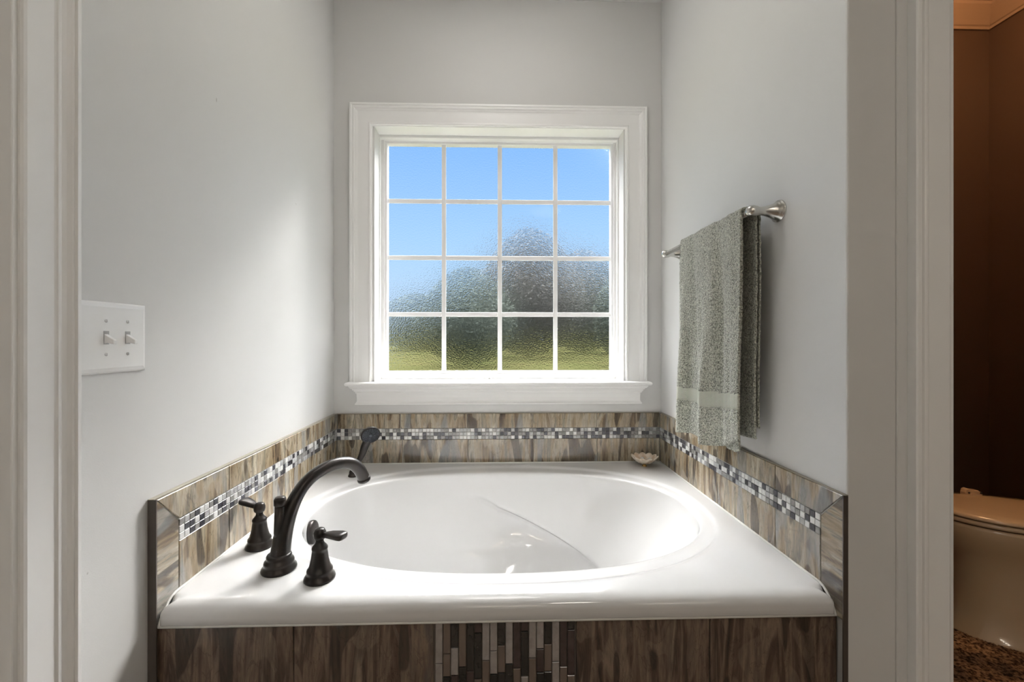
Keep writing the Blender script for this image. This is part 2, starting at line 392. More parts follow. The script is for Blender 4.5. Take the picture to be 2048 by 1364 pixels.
# toilet room
xcor = at(1978, Y=YB).x
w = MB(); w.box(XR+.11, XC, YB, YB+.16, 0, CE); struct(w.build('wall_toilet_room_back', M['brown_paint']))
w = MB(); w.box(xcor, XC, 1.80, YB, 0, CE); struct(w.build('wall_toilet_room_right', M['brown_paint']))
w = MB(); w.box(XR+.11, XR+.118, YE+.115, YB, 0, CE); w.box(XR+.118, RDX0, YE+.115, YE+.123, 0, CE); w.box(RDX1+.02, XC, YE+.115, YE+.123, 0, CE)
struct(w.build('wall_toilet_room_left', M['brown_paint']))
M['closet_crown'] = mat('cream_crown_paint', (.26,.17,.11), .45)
cp = [(0,-.100),(.010,-.100),(.014,-.090),(.020,-.086),(.030,-.070),(.052,-.040),(.066,-.024),(.070,-.014),(.082,-.010),(.086,0),(0,0)]
w = MB()
w.loft([[(x, YB-a, CE+c) for a, c in cp] for x in (XR+.118, xcor)], True, False, False, smooth=False)
w = MB()
k = 1
r0 = [(XR+.118, YB-a, CE+c) for a, c in cp]; r1 = [(xcor-a, YB-a, CE+c) for a, c in cp]; r2 = [(xcor-a, 1.80-a, CE+c) for a, c in cp]; r3 = [(XC, 1.80-a, CE+c) for a, c in cp]
w.loft([r0, r1, r2, r3], True, True, True, smooth=False)
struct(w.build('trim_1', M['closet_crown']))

# ---- casings
def casing_profile():      # (distance from the outer edge, thickness)
    return [(0,0),(0,.019),(.002,.022),(.008,.022),(.0095,.018),(.012,.0185),(.0135,.0175),(.018,.013),(.024,.0105),(.027,.0115),(.030,.0115),(.0315,.0095),(.034,.0085),(.038,.0085),(.074,.0085),(.078,.007),(.080,.004),(.080,0)]
cpf = casing_profile()
# left door: casing on the left wall around the opening (vertical, header, vertical)
w = MB()
yo = .7535
rr = []
for (yy, zz, sy, sz) in ((yo, 0, -1, 0), (yo, 2.13, -1, -1), (DY0-.08, 2.13, 1, -1), (DY0-.08, 0, 1, 0)):
    rr.append([(XL+t_, yy+sy*d, zz+sz*d) for d, t_ in cpf])
w.loft(rr, True, True, True, smooth=False)
struct(w.build('trim_2', M['trim']))
# door_1: jamb, stop and closed slab on the left
d1 = bpy.data.objects.new('door_1', None); COL.objects.link(d1); struct(d1); d1.location = (XL, .27, 0)
w = MB(); w.box(XL-TB-.002, XL+.0005, DY1-.006, DY1+.018-.006, 0, 2.05); w.box(XL-TB-.002, XL+.0005, DY0-.01, DY0+.006, 0, 2.05); w.box(XL-TB, XL, DY0+.006, DY1-.006, 2.035, 2.052)
w.box(XL-TB, XL-.032, DY1-.016, DY1-.006, 0, 2.035); w.build('door_jamb', M['trim'], d1, bevel=.002)
w = MB(); w.box(XL-.105, XL-.070, DY0+.008, DY1-.018, .008, 2.03); w.build('door_leaf', M['wood_door'], d1, bevel=.003)
w = MB(); w.lathe([(.0,0),(.028,0),(.028,.006),(.012,.01),(.011,.035),(.024,.045),(.028,.058),(.02,.07),(0,.073)], Matrix.Translation((XL-.070, DY0+.08, .95)) @ Matrix.Rotation(PI/2, 4, 'Y'))
w.build('door_knob', M['nickel'], d1)
# toilet-room door: casing and jamb
w = MB(); xo = at(1815, Y=YE).x; sc = (RDX0-xo)/.080
rr = []
for (xx, zz, s1, s2) in ((xo, 0, 1, 0), (xo, 2.13, 1, -1), (RDX1+.08, 2.13, -1, -1), (RDX1+.08, 0, -1, 0)):
    rr.append([(xx+s1*d*sc, YE-t_, zz+s2*d*sc) for d, t_ in cpf])
w.loft(rr, True, True, True, smooth=False)
struct(w.build('trim_3', M['trim']))
w = MB(); w.box(RDX0-.004, RDX0+.012, YE-.0005, YE+.125, 0, 2.05); w.box(RDX1-.012, RDX1+.004, YE-.0005, YE+.125, 0, 2.05); w.box(RDX0+.012, RDX1-.012, YE, YE+.125, 2.04, 2.06)
struct(w.build('trim_4', M['trim'], bevel=.002))

# ============================================================ window_1
win = bpy.data.objects.new('window_1', None); COL.objects.link(win); struct(win); win.location = (.018, YB, H-.2)
CX0, CX1, CZ = -.660, .694, H+1.064
w = MB(); rr = []
wcp = [(0,0),(0,.019),(.002,.021),(.009,.021),(.011,.0175),(.015,.0185),(.021,.0180),(.024,.0145),(.031,.0125),(.034,.0110),(.040,.0105),(.083,.0105),(.085,.0135),(.090,.0145),(.0945,.0130),(.0955,.009),(.0955,0)]
for (xx, zz, s1, s2) in ((CX0, H-.200, 1, 0), (CX0, CZ, 1, -1), (CX1, CZ, -1, -1), (CX1, H-.200, -1, 0)):
    rr.append([(xx+s1*d, YB-t_, zz+s2*d) for d, t_ in wcp])
w.loft(rr, True, True, True, smooth=False)
w.build('window_casing', M['trim'], win)
ix0, ix1, iz1 = CX0+.0985, CX1-.0985, CZ-.0985     # inside face of the jamb liner
iz0 = H-.197
w = MB()   # jamb liner with a step, three sides
def frame_ring(mb, x0, x1, z0, z1, th, y0, y1, bottom=True):
    mb.box(x0, x0+th, y0, y1, z0, z1); mb.box(x1-th, x1, y0, y1, z0, z1); mb.box(x0+th, x1-th, y0, y1, z1-th, z1)
    if bottom: mb.box(x0+th, x1-th, y0, y1, z0, z0+th)
frame_ring(w, ix0-.012, ix1+.012, iz0, iz1+.012, .012, YB-.004, YB+.158, False)
frame_ring(w, ix0, ix1, iz0, iz1, .012, YB+.080, YB+.156, False)
w.build('window_jamb', M['trim'], win, bevel=.0015)
GY = YB+.135
gx0, gx1 = at(776, Y=GY).x, at(1220, Y=GY).x
gz1, gz0 = at(776, 290, Y=GY).z, at(776, 742, Y=GY).z
w = MB()   # sash: outer frame and inner bead
fx0, fx1, fz0, fz1 = ix0+.012, ix1-.012, iz0, iz1-.012
def quadframe(mb, a, b, y0, y1):
    (ax0, ax1, az0, az1), (bx0, bx1, bz0, bz1) = a, b
    mb.box(ax0, bx0, y0, y1, az0, az1); mb.box(bx1, ax1, y0, y1, az0, az1); mb.box(bx0, bx1, y0, y1, bz1, az1); mb.box(bx0, bx1, y0, y1, az0, bz0)
quadframe(w, (fx0, fx1, fz0, fz1), (gx0-.010, gx1+.010, gz0-.012, gz1+.010), YB+.105, YB+.155)
quadframe(w, (gx0-.010, gx1+.010, gz0-.012, gz1+.010), (gx0, gx1, gz0, gz1), YB+.116, YB+.150)
w.build('window_sash', M['vinyl'], win, bevel=.002)
w = MB(); bw = .0105
for i in (1, 2, 3):
    x = lerp(gx0, gx1, i/4); w.box(x-bw, x+bw, GY-.010, GY-.002, gz0, gz1)
w2 = MB()
for i in (1, 2, 3):
    z = lerp(gz0, gz1, i/4)
    for k in range(4):
        w.box(lerp(gx0, gx1, k/4)+(bw if k else 0), lerp(gx0, gx1, (k+1)/4)-(bw if k < 3 else 0), GY-.010, GY-.002, z-bw, z+bw)
w.build('window_grid', M['vinyl'], win, bevel=.002)
w = MB(); w.box(gx0-.004, gx1+.004, GY+.001, GY+.005, gz0-.004, gz1+.004)
w.mi = [1, 1, 1, 1, 0, 1]   # only the outer (+Y) face is textured
w.build('window_glass', [M['glass'], M['glass_in']], win, fix=True)
# stool and apron with returned mouldings
w = MB(); zt = H-.195
def moulding(mb, prof, x0, x1, z0, yb):   # prof: (projection, dz); returned at both ends
    ring = []
    k = [(x0+.045, 0)]
    rows = []
    for p, dz in prof:
        rows.append([(x0+.045-p, yb, z0+dz), (x0+.045-p, yb-p, z0+dz), (x1-.045+p, yb-p, z0+dz), (x1-.045+p, yb, z0+dz)])
    mb.loft(rows, True, True, True, smooth=False)
sp_ = [(.057,0),(.061,-.003),(.0625,-.008),(.061,-.013),(.057,-.016),(.049,-.0165),(.0485,-.021),(.044,-.028),(.0365,-.0315),(.036,-.037),(.0315,-.0375),(.031,-.043),(.0265,-.047),(.026,-.052),(.0215,-.0525),(.0215,-.058),(.0205,-.072),(.0205,-.086),(.022,-.091),(.0255,-.096),(.027,-.097),(.027,-.103),(.0,-.103)]
moulding(w, sp_, -.668+.0175, .702-.0175, zt, YB)
w.box(ix0, ix1, YB-.02, YB+.106, zt-.018, zt)
w.build('window_stool', M['trim'], win)
# little lock on the sash bottom
p = at(977, 757, Y=YB+.095)
w = MB(); w.lathe([(0,0),(.012,0),(.012,.003),(.007,.005),(0,.0055)], Matrix.Translation((p.x, YB+.09, zt))); 
w.tube([(p.x-.012, YB+.088, zt+.006), (p.x, YB+.086, zt+.009), (p.x+.018, YB+.082, zt+.012)], [.003,.004,.003], 10)
w.build('window_lock', M['nickel'], win)

# ============================================================ tiles round the tub
ZT, ZM1, ZM0, ZL = H-.343, H-.409, H-.459, H-.575
XTL, XTR, YT = -.718, .755, 1.940      # tile faces
R = random.Random(7)
def surround(name, label, to3, a0, a1, mitre, joints_u, joints_l, wall_d, face_d, seed, base, mirror=1):
    """a = run along the wall from the open end (a0) to the inner corner (a1); d = depth axis"""
    rr = random.Random(seed)
    t = thing(name, label, 'wall tile', base)
    g = .0012
    sg = 1 if face_d > wall_d else -1
    bk = MB()
    bk.prism([(a0+.002, ZT-.002), (a1, ZT-.002), (a1, ZL), (a0+.002, ZL)], to3, wall_d, face_d-sg*.0025)
    bk.build('grout_bed', M['grout'], t)
    for nm, js, z1, z0 in (('upper_tile_row', joints_u, ZT, ZM1), ('lower_tile_row', joints_l, ZM0, ZL)):
        mb = MB()
        for i in range(len(js)-1):
            p0, p1 = js[i]+g, js[i+1]-g
            poly = [(p0, z0+g), (p1, z0+g), (p1, z1), (p0, z1)]
            if nm[0] == 'u' and i == 0 and mitre: poly = [(a0+.064+g, z0+g), (p1, z0+g), (p1, z1), (a0+.001+g, z1)]
            mb.prism(poly, to3, wall_d, face_d, 0, rr.random()*50, lambda a, c: (a, c), .0012)
        mb.build(nm, M['stone'], t)
    mb = MB(); pitch = (ZM1-ZM0)/3
    ms = a0+(.064 if mitre else 0)
    n = int(round((a1-ms)/pitch)); pa = (a1-ms)/n
    for r_ in range(3):
        for i in range(n):
            q = rr.random(); mi = 0 if q < .27 else 1 if q < .47 else 2 if q < .73 else 3
            if a1-(ms+i*pa) < .10 and q < .5: mi = 2 if q < .3 else 1
            mb.prism([(ms+i*pa+.0008, ZM0+r_*pitch+.0008), (ms+(i+1)*pa-.0008, ZM0+r_*pitch+.0008), (ms+(i+1)*pa-.0008, ZM0+(r_+1)*pitch-.0008), (ms+i*pa+.0008, ZM0+(r_+1)*pitch-.0008)], to3, wall_d, face_d+sg*.0005, mi, 0, None, .0007)
    mb.build('mosaic_band', MOS, t)
    if mitre:
        mb = MB()
        mb.prism([(a0, ZT-.002), (a0, H-.615), (a0+.064-g, H-.615), (a0+.064-g, ZM1-.002)], to3, wall_d, face_d, 0, rr.random()*50, lambda a, c: (c*1.0, a*1.0), .001)
        mb.build('end_tile', M['stone'], t)
        mb = MB()
        mb.prism([(a0-.003, 0.0), (a0, 0.0), (a0, ZT+.0015), (a0-.003, ZT+.0015)], to3, wall_d, face_d+sg*.001)
        mb.build('edge_trim', M['edge'], t)
    mb = MB()
    mb.prism([(a0-.003, ZT), (a1, ZT), (a1, ZT+.003), (a0-.003, ZT+.003)], to3, wall_d, face_d-sg*.003)
    mb.build('top_trim', M['top_trim'], t)
    return t
M['top_trim'] = mat('tan_top_trim', (.30,.27,.22), .35)
tb = .302
def joints(first, a1):
    js = [first]; 
    return js
# left: runs along Y
ju = [.92, 1.165, 1.467, 1.769, YT]; jl = [.984, 1.165, 1.467, 1.769, YT]
surround('tiled_backsplash', 'brown stone tile backsplash with mosaic band on the left wall, behind the dark faucet handles',
         lambda a, c, d: Vector((d, a, c)), .92, YT, True, ju, jl, XL+.0005, XTL, 3, (XTL, 1.43, ZL))
ju = [.905, 1.13, 1.43, 1.73, YT]; jl = [.969, 1.13, 1.43, 1.73, YT]
surround('tiled_backsplash', 'brown stone tile backsplash with mosaic band on the right wall, below the hanging towel',
         lambda a, c, d: Vector((d, a, c)), .905, YT, True, ju, jl, XR-.0005, XTR, 11, (XTR, 1.43, ZL))
jx = [XTL]+[at(x, Y=YT).x for x in (801, 934, 1064, 1193)]+[XTR]
jl = [XTL]+[at(x, Y=YT).x for x in (805, 936, 1067, 1194)]+[XTR]
surround('tiled_backsplash', 'long brown stone tile backsplash with mosaic band under the window',
         lambda a, c, d: Vector((a, d, c)), XTL, XTR, False, jx, jl, YB-.0005, YT, 5, (.02, YT, ZL))

# ============================================================ tiled apron below the tub
ZAP = H-.613
YA = .930
t = thing('tub_apron', 'dark brown tiled tub front with a vertical strip mosaic panel in its middle', 'tile panel', (.02, YA, 0))
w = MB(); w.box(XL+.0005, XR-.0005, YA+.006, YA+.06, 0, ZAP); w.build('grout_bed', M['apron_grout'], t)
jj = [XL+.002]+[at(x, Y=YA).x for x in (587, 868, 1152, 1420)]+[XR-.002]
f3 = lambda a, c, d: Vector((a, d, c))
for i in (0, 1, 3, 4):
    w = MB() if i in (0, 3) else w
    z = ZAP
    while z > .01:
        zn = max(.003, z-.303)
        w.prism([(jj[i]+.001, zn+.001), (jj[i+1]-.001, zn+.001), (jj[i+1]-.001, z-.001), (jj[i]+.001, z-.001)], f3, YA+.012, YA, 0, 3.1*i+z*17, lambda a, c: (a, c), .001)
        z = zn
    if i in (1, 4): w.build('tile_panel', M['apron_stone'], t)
cols = ['L635 L999', 'T520 T795 D999', 'D450 L999', 'T680 D999', 'D730 B999', 'B275 D830 T999', 'L610 T999', 'L495 L775 D999', 'D430 T999', 'L655 D999',
        'B710 T999', 'B265 D810 L999', 'L590 T999', 'L480 B765 D999', 'D425 T999', 'L640 L999', 'B700 T999', 'D255 B805 T999']
w = MB(); keys = 'LTDB'; px0, px1 = jj[2]+.002, jj[3]-.002; cw = (px1-px0)/18
for i, c in enumerate(cols):
    z = ZAP-.004; xa, xb = px0+i*cw+.0009, px0+(i+1)*cw-.0009
    for q in c.split():
        k, v = q[0], int(q[1:]); zn = at(1010, 1220+v/6.02, Y=YA).z if v < 999 else z-.06
        w.prism([(xa, zn+.001), (xb, zn+.001), (xb, z-.001), (xa, z-.001)], f3, YA+.012, YA+.0005, keys.index(k), 0, None, .0008); z = zn
    while z > .02:
        zn = max(.004, z-R.uniform(.05, .11)); w.prism([(xa, zn+.001), (xb, zn+.001), (xb, z-.001), (xa, z-.001)], f3, YA+.012, YA+.0005, R.randrange(4), 0, None, .0008); z = zn
w.build('strip_mosaic', [STR[k] for k in keys], t)

# ============================================================ bathtub
ZD = H-.568
tub = thing('bathtub', 'glossy white oval drop-in bathtub set in the tiled alcove under the window', 'bathtub', (.02, 1.43, ZD))
TX0, TX1, TY0, TY1 = XTL+.0015, XTR-.0015, .9225, YT-.0015
CXT, CYT = .023, 1.440
NA = 320
def se(th, a, b, n):      # superellipse radius vector
    c, s = math.cos(th), math.sin(th)
    r = (abs(c/a)**n+abs(s/b)**n)**(-1/n); return r*c, r*s
def rrect(th, ins, rf, rb):
    """rounded rectangle of the deck seen from the basin centre"""
    c, s = math.cos(th), math.sin(th)
    x0, x1, y0, y1 = TX0+ins-CXT, TX1-ins-CXT, TY0+ins-CYT, TY1-ins-CYT
    t = min((x1/c if c > 1e-9 else x0/c if c < -1e-9 else 1e9), (y1/s if s > 1e-9 else y0/s if s < -1e-9 else 1e9))
    x, y = c*t, s*t
    r = rb if s > 0 else rf; r = max(.002, r-ins)
    cx = x1-r if x > 0 else x0+r; cy = y1-r if y > 0 else y0+r
    if (x-cx)*(1 if x > 0 else -1) > 0 and (y-cy)*(1 if y > 0 else -1) > 0:
        bq = c*cx+s*cy; disc = bq*bq-(cx*cx+cy*cy-r*r)
        t = bq+math.sqrt(max(0, disc)); x, y = c*t, s*t
    return x, y
# angles denser near the front corners
TH = []
def addth():
    for i in range(NA): TH.append(2*PI*i/NA)
    for x, y in ((TX0, TY0), (TX1, TY0), (TX0, TY1), (TX1, TY1)):
        a0 = math.atan2(y-CYT, x-CXT) % (2*PI)
        for k in range(-14, 15): TH.append((a0+k*.0028) % (2*PI))
    TH.sort()
addth()
A0, B0 = .632, .386
def basin(th, s):
    """s = 0 at the basin edge .. 1 at the foot of the wall"""
    c = math.cos(th)
    back = sstep(.2, 1., c)                         # reclining end on the right
    ins = .028*s+(.055+.13*back)*s**1.5
    z = -.020-.40*s
    fil = sstep(.72, 1., s)
    a, b = A0-ins-.02*fil, B0-(.022*s+.05*s**1.5)-.03*fil
    x, y = se(th, a, b, 2.35)
    return x, y, z
rings = []
zf = -.44
for f in (0.02, .3, .6, .85, .95): rings.append([(CXT-.0+se(th, (A0-.25)*f, (B0-.10)*f, 2.3)[0]-.05, CYT+se(th, A0-.2, (B0-.10)*f, 2.3)[1] if False else CYT+se(th, (A0-.25)*f, (B0-.10)*f, 2.3)[1], ZD+zf) for th in TH])
NS = 44
for k in range(NS, -1, -1):
    s = k/NS; row = []
    for th in TH:
        x, y, z = basin(th, s)
        if s > .8:
            q = (s-.8)/.2; z = -.020-.40*.8-(zf*-1-.34)*math.sin(q*PI/2); sh = 1-.07*(1-math.cos(q*PI/2)); x *= sh; y *= sh
        # arm rest swelling along the far wall, its lower edge falling to the right
        if y > 0 and s > .02:
            zc = -.098-.42*max(0, x+.12)-.0*x
            if x < .0: zc = -.098-.42*max(0, x+.12)**1.6/.12**.6
            amp = .062*sstep(-.22, .16, x)*(1-sstep(.34, .52, x))
            if amp > 0:
                below = sstep(zc+.012, zc-.016, z) if False else 1-sstep(zc-.026, zc+.008, z)
                fade = 1-sstep(zc-.30, zc-.05, z) if False else sstep(zc-.26, zc-.02, z)
                y += amp*below*fade
        row.append((CXT+x-.05*sstep(.0, 1., s), CYT+y, ZD+z))
    rings.append(row)
def serow(a, b, z, n=2.35): return [(CXT+se(th, a, b, n)[0], CYT+se(th, a, b, n)[1], ZD+z) for th in TH]
for d, z in ((.001,-.0155), (.003,-.012), (.007,-.0095), (.012,-.0082), (.026,-.0072), (.040,-.0066), (.046,-.0060), (.050,-.0042), (.054,-.0018), (.059,-.0004), (.066, 0)):
    rings.append(serow(A0+d*.80, B0+d*1.25, z))
def wallflat(row, z):
    """against the three walls the deck stays level and runs into the tile"""
    out_ = []
    for x, y, zz in row:
        k_ = sstep(TY0+.026, TY0+.050, y)
        if k_ > 0:
            side_ = min(x-TX0, TX1-x) < .036; back_ = TY1-y < .036
            if side_ or back_: zz = lerp(zz, ZD+min(0, .0), k_)
        out_.append((x, y, zz))
    return out_
def rrow(ins, z, rf=.006, rb=.008): return [(CXT+rrect(th, ins, rf, rb)[0], CYT+rrect(th, ins, rf, rb)[1], ZD+z) for th in TH]
mid = rings[-1]; edge_ = rrow(.034, 0)
for f in (.33, .66): rings.append([tuple(lerp(a, b, f) for a, b in zip(p, q)) for p, q in zip(mid, edge_)])
rings.append(edge_)
for k in range(1, 9):
    a = k/8*PI/2; rings.append(wallflat(rrow(.034-.034*math.sin(a), -.024*(1-math.cos(a))), 0))
for z in (-.030, -.0425): rings.append(rrow(0, z))
rings.append(rrow(.0015, -.0445)); rings.append(rrow(.030, -.0448))
w = MB(); w.loft(rings, True, True, False)
w.build('tub_shell', M['acrylic'], tub)
w = MB()
for sx_, xe in ((1, XTL), (-1, XTR)):      # the bead follows the rolled rim down to the front corner
    w.tube([(xe+sx_*.001, YT-.003, ZD+.001)]+[(xe+sx_*.0012, y, ZD+.001) for y in (1.5, .972)]+[(xe+sx_*.001, .960, ZD-.002), (xe+sx_*.001, .950, ZD-.008)]+[(xe+sx_*.001, .941, ZD-.017), (xe+sx_*.001, .932, ZD-.027), (xe+sx_*.001, .926, ZD-.040), (xe+sx_*.001, .9225, ZD-.047)], .0032, 8)
w.tube([(XTL+.0012, YT-.0012, ZD+.001), (XTR-.0012, YT-.0012, ZD+.001)], .0035, 8)
w.tube([(XTL, .925, ZD-.0470), (XTR, .925, ZD-.0470)], .0028, 8)
w.build('caulk_bead', M['caulk'], tub)
# overflow plate on the left end wall of the basin
p = at(627, 1064, X=-.594)
Mo = Matrix.Translation((p.x, p.y, p.z)) @ Matrix.Rotation(math.radians(84), 4, 'Y') @ Matrix.Rotation(0, 4, 'Z')
w = MB(); w.lathe([(0,-.012),(.036,-.012),(.0375,-.002),(.036,.003),(.031,.0055),(.016,.0065),(0,.007)], Mo, 40)
ov = w.build('overflow_plate', M['bronze'], tub)
w = MB(); w.lathe([(0,.006),(.0045,.006),(.0045,.009),(.003,.0105),(0,.011)], Mo, 16); w.build('screw', M['nickel'], ov)
w = MB(); w.lathe([(0,-.002),(.034,-.002),(.034,.002),(.03,.004),(0,.005)], Matrix.Translation((-.36, CYT, ZD+zf)), 32)
w.build('drain', M['bronze'], tub)

# ============================================================ roman tub faucet
PB = Vector((-.534, 1.062, ZD)); DR = Vector((.577, .816, 0))
def rz(x, y):      # pixel -> (reach, z) in the vertical plane of the spout
    a = at(x, y, Y=1); k = -a.x; r = (-PB.x-k*PB.y)/(DR.x+DR.y*k) if False else (PB.x*-1-k*PB.y)/(DR.x+k*DR.y)
    P = PB+DR*r; q = at(x, y, Y=P.y); return r, q.z
sp = thing('tub_spout', 'tall curved dark bronze tub spout between its two lever handles', 'faucet', PB)
ctr = [(560,1112), (566,1072), (574,1040), (587,1005), (602,978), (620,957), (640,942), (662,931), (684,925.5), (703,927), (717,937), (725,950), (727.5,957)]
rad = [.0235, .0215, .0195, .0175, .0165, .0162, .0160, .0160, .0163, .0168, .0172, .0172, .0172]
P3 = []
for (x, y) in ctr:
    r, z = rz(x, y); P3.append(PB+DR*r+Vector((0, 0, z-ZD)))
P3 = [PB+Vector((0, 0, .012))]+P3; rad = [.0255]+rad
pp = catmull(P3, 6); rv = [v.x for v in catmull([(a, 0, 0) for a in rad], 6)]
w = MB(); side = DR.cross(Vector((0,0,1)))
def tube_fixed(mb, pts, rad, side, n=28, flat=None):
    rings = []
    for k, p in enumerate(pts):
        t_ = (pts[min(k+1, len(pts)-1)]-pts[max(k-1, 0)]).normalized(); b = t_.cross(side).normalized()
        f = flat[k] if flat else 1
        rings.append([p+side*(rad[k]*math.cos(2*PI*i/n))+b*(rad[k]*f*math.sin(2*PI*i/n)) for i in range(n)])
    mb.loft(rings, True, True, True)
tube_fixed(w, pp, rv, side)
# swell of the mouth
e0 = pp[-1]; dd = (pp[-1]-pp[-4]).normalized(); b = dd.cross(side)
rings = [[e0+dd*h_+side*(q*math.cos(2*PI*i/28))+b*(q*math.sin(2*PI*i/28)) for i in range(28)] for q, h_ in ((.0168,-.004),(.0188,-.002),(.0192,.002),(.0185,.006),(.0165,.008),(.0140,.008),(.0135,-.004))]
w.loft(rings, True, False, True)
w.build('spout_arm', M['bronze'], sp)
w = MB(); w.lathe([(0,0),(.0395,0),(.0405,.003),(.0395,.007),(.0345,.012),(.0335,.016),(.0345,.019),(.0335,.023),(.0295,.027),(.0285,.031),(.0290,.034),(.0270,.038),(.024,.040)], Matrix.Translation(PB), 40)
w.build('base_flange', M['bronze'], sp)
r0_, z1_ = rz(560, 1004); pk = PB+DR*(r0_)+Vector((0,0,0))
w = MB(); kz = z1_
r1_, z0_ = rz(559, 1040)
bt = PB+DR*(r1_-.001)+Vector((0,0,z0_-ZD-.03)); tp = PB+DR*r0_+Vector((0,0,kz-ZD))
ax = (tp-bt).normalized(); Mk = Matrix.Translation(bt) @ ax.to_track_quat('Z', 'Y').to_matrix().to_4x4(); L = (tp-bt).length
w.lathe([(.010,-.02),(.0120,0),(.0115,L-.008)], Mk, 28); w.build('diverter_stem', M['bronze'], sp)
w = MB(); w.lathe([(.0115,L-.009),(.0138,L-.007),(.0142,L+.006),(.0128,L+.009),(.0120,L+.0095),(.0118,L+.0115),(.0085,L+.0135),(0,L+.014)], Mk, 28); w.build('diverter_knob', M['bronze'], sp)
def handle(base, direction, label):
    t = thing('faucet_handle', label, 'faucet handle', base)
    T = Matrix.Translation(base)
    w = MB(); w.lathe([(0,0),(.0345,0),(.0355,.003),(.0345,.007),(.0300,.013),(.0285,.017),(.0292,.020),(.0285,.024),(.0250,.028),(.0225,.036),(.0195,.050),(.0178,.064),(.0172,.070),(.0183,.0715),(.0178,.0755),(.0150,.079),(.0105,.084),(.0088,.090),(.0095,.094)], T, 40)
    w.build('handle_body', M['bronze'], t)
    w = MB(); w.lathe([(.0090,.093),(.0118,.095),(.0135,.098),(.0145,.104),(.0140,.111),(.0120,.1145),(.0115,.1155),(.0108,.1175),(.0065,.1195),(0,.120)], T, 32)
    hub = w.build('handle_hub', M['bronze'], t)
    d = Vector(direction).normalized(); sd = d.cross(Vector((0,0,1))); rings = []
    for s_, wd, th, z in ((.008,.006,.006,.1055), (.016,.0062,.0058,.106), (.022,.0085,.0062,.107), (.032,.0118,.0068,.1085), (.046,.0145,.0072,.1095), (.058,.0160,.0078,.110), (.066,.0155,.0078,.110), (.070,.0125,.0066,.110), (.0715,.0080,.0045,.110)):
        rings.append([base+d*s_+sd*(wd*math.copysign(abs(math.cos(2*PI*i/28))**.48, math.cos(2*PI*i/28)))+Vector((0,0,z+th*math.copysign(abs(math.sin(2*PI*i/28))**.8, math.sin(2*PI*i/28)))) for i in range(28)])
    w = MB(); w.loft(rings, True, True, True); w.build('lever', M['bronze'], t)
    return t
ld = Vector((.816, -.577, 0))
handle(Vector((-.646, 1.180, ZD)), (-.90, .44, .05), 'dark bronze lever handle between the curved spout and the left tile wall')
handle(Vector((-.417, 1.018, ZD)), (.80, -.30, 0), 'dark bronze lever handle nearest the tub front edge, right of the spout')

# ============================================================ hand shower
hb = at(707, 952, z=-.568)
hs = thing('hand_shower', 'dark bronze hand shower standing in its deck holder at the back left corner', 'hand shower', hb)
w = MB(); w.lathe([(0,0),(.021,0),(.0215,.003),(.019,.007),(.0165,.012),(.0175,.016),(.0165,.020),(.0135,.026),(.0125,.034),(.0135,.036),(.012,.040),(.008,.041)], Matrix.Translation(hb), 32)
w.build('holder', M['bronze'], hs)
hc = at(741, 870, Y=hb.y-.035)
nrm = Vector((.42, -.80, -.40)).normalized()
bk_ = hc-nrm*.018
w = MB(); pts = catmull([hb+Vector((0,0,.03)), hb+Vector((.020,-.004,.058)), hb+Vector((.038,-.010,.092)), hb+Vector((.050,-.015,.124)), bk_+Vector((-.002,.002,-.016)), bk_+Vector((.002,.002,.004))], 6)
rr_ = [lerp(.0090, .0160, sstep(0, .7, i/(len(pts)-1))) for i in range(len(pts))]
w.tube(pts, rr_, 22); w.build('handle', M['bronze'], hs)
Mh = Matrix.Translation(hc) @ nrm.to_track_quat('Z', 'Y').to_matrix().to_4x4()
w = MB(); w.lathe([(0,-.032),(.014,-.031),(.022,-.024),(.031,-.014),(.0365,-.006),(.0385,0),(.038,.003),(.035,.0045),(.0335,.003)], Mh, 44)
hd = w.build('spray_head', M['bronze'], hs)
w = MB(); w.lathe([(.0340,.0025),(.0335,.0038),(.012,.0040),(.011,.0055),(0,.0060)], Mh, 44); sf = w.build('spray_plate', M['spray_face'], hd)
w = MB()
for rr2, n_ in ((.030, 18), (.024, 12), (.017, 9)):
    for i in range(n_):
        a = 2*PI*(i+.5*(rr2 == .024))/n_; w.lathe([(.0013,.003),(.0012,.0052),(0,.0055)], Mh @ Matrix.Translation((rr2*math.cos(a), rr2*math.sin(a), 0)), 8)
w.lathe([(0,.0058),(.006,.0058),(.0055,.0075),(0,.008)], Mh, 16)
for v_ in [w]: w.build('nozzles', M['nozzle'], hd)

# ============================================================ shell soap dish
sb_ = at(1289, 932, z=-.568)
dish = thing('soap_dish', 'small cream scalloped shell soap dish on the back right corner of the tub', 'soap dish', sb_)
w = MB(); rings = []; n = 132
for prof in ((.004,.011),(.016,.012),(.030,.016),(.042,.024),(.050,.033),(.0535,.040),(.0515,.041),(.047,.034),(.039,.026),(.027,.019),(.014,.016),(.003,.0155)):
    r_, z_ = prof; sc_ = sstep(.010, .05, r_)
    rings.append([sb_+Vector(((r_*(1+.085*sc_*abs(math.sin(11*a/2*1.0))*1.6))*math.cos(a), (r_*(1+.085*sc_*abs(math.sin(11*a/2))*1.6))*math.sin(a)*.92, z_+.007*sc_*abs(math.sin(11*a/2)))) for a in [2*PI*i/n for i in range(n)]])
w.loft(rings, True, True, True); w.build('bowl', M['shell'], dish)
w = MB(); w.lathe([(0,0),(.011,0),(.0115,.002),(.007,.005),(.006,.009),(.010,.0125),(0,.0125)], Matrix.Translation(sb_), 24); w.build('foot', M['brass'], dish)
w = MB()
for i in range(5):
    a = PI*(.15+.7*i/4); w.lathe([(0,-.004),(.006,-.002),(.0075,.002),(.005,.0055),(0,.007)], Matrix.Translation(sb_+Vector((.032*math.cos(a), .026*math.sin(a)*(-1 if i%2 else 1), .026))), 16)
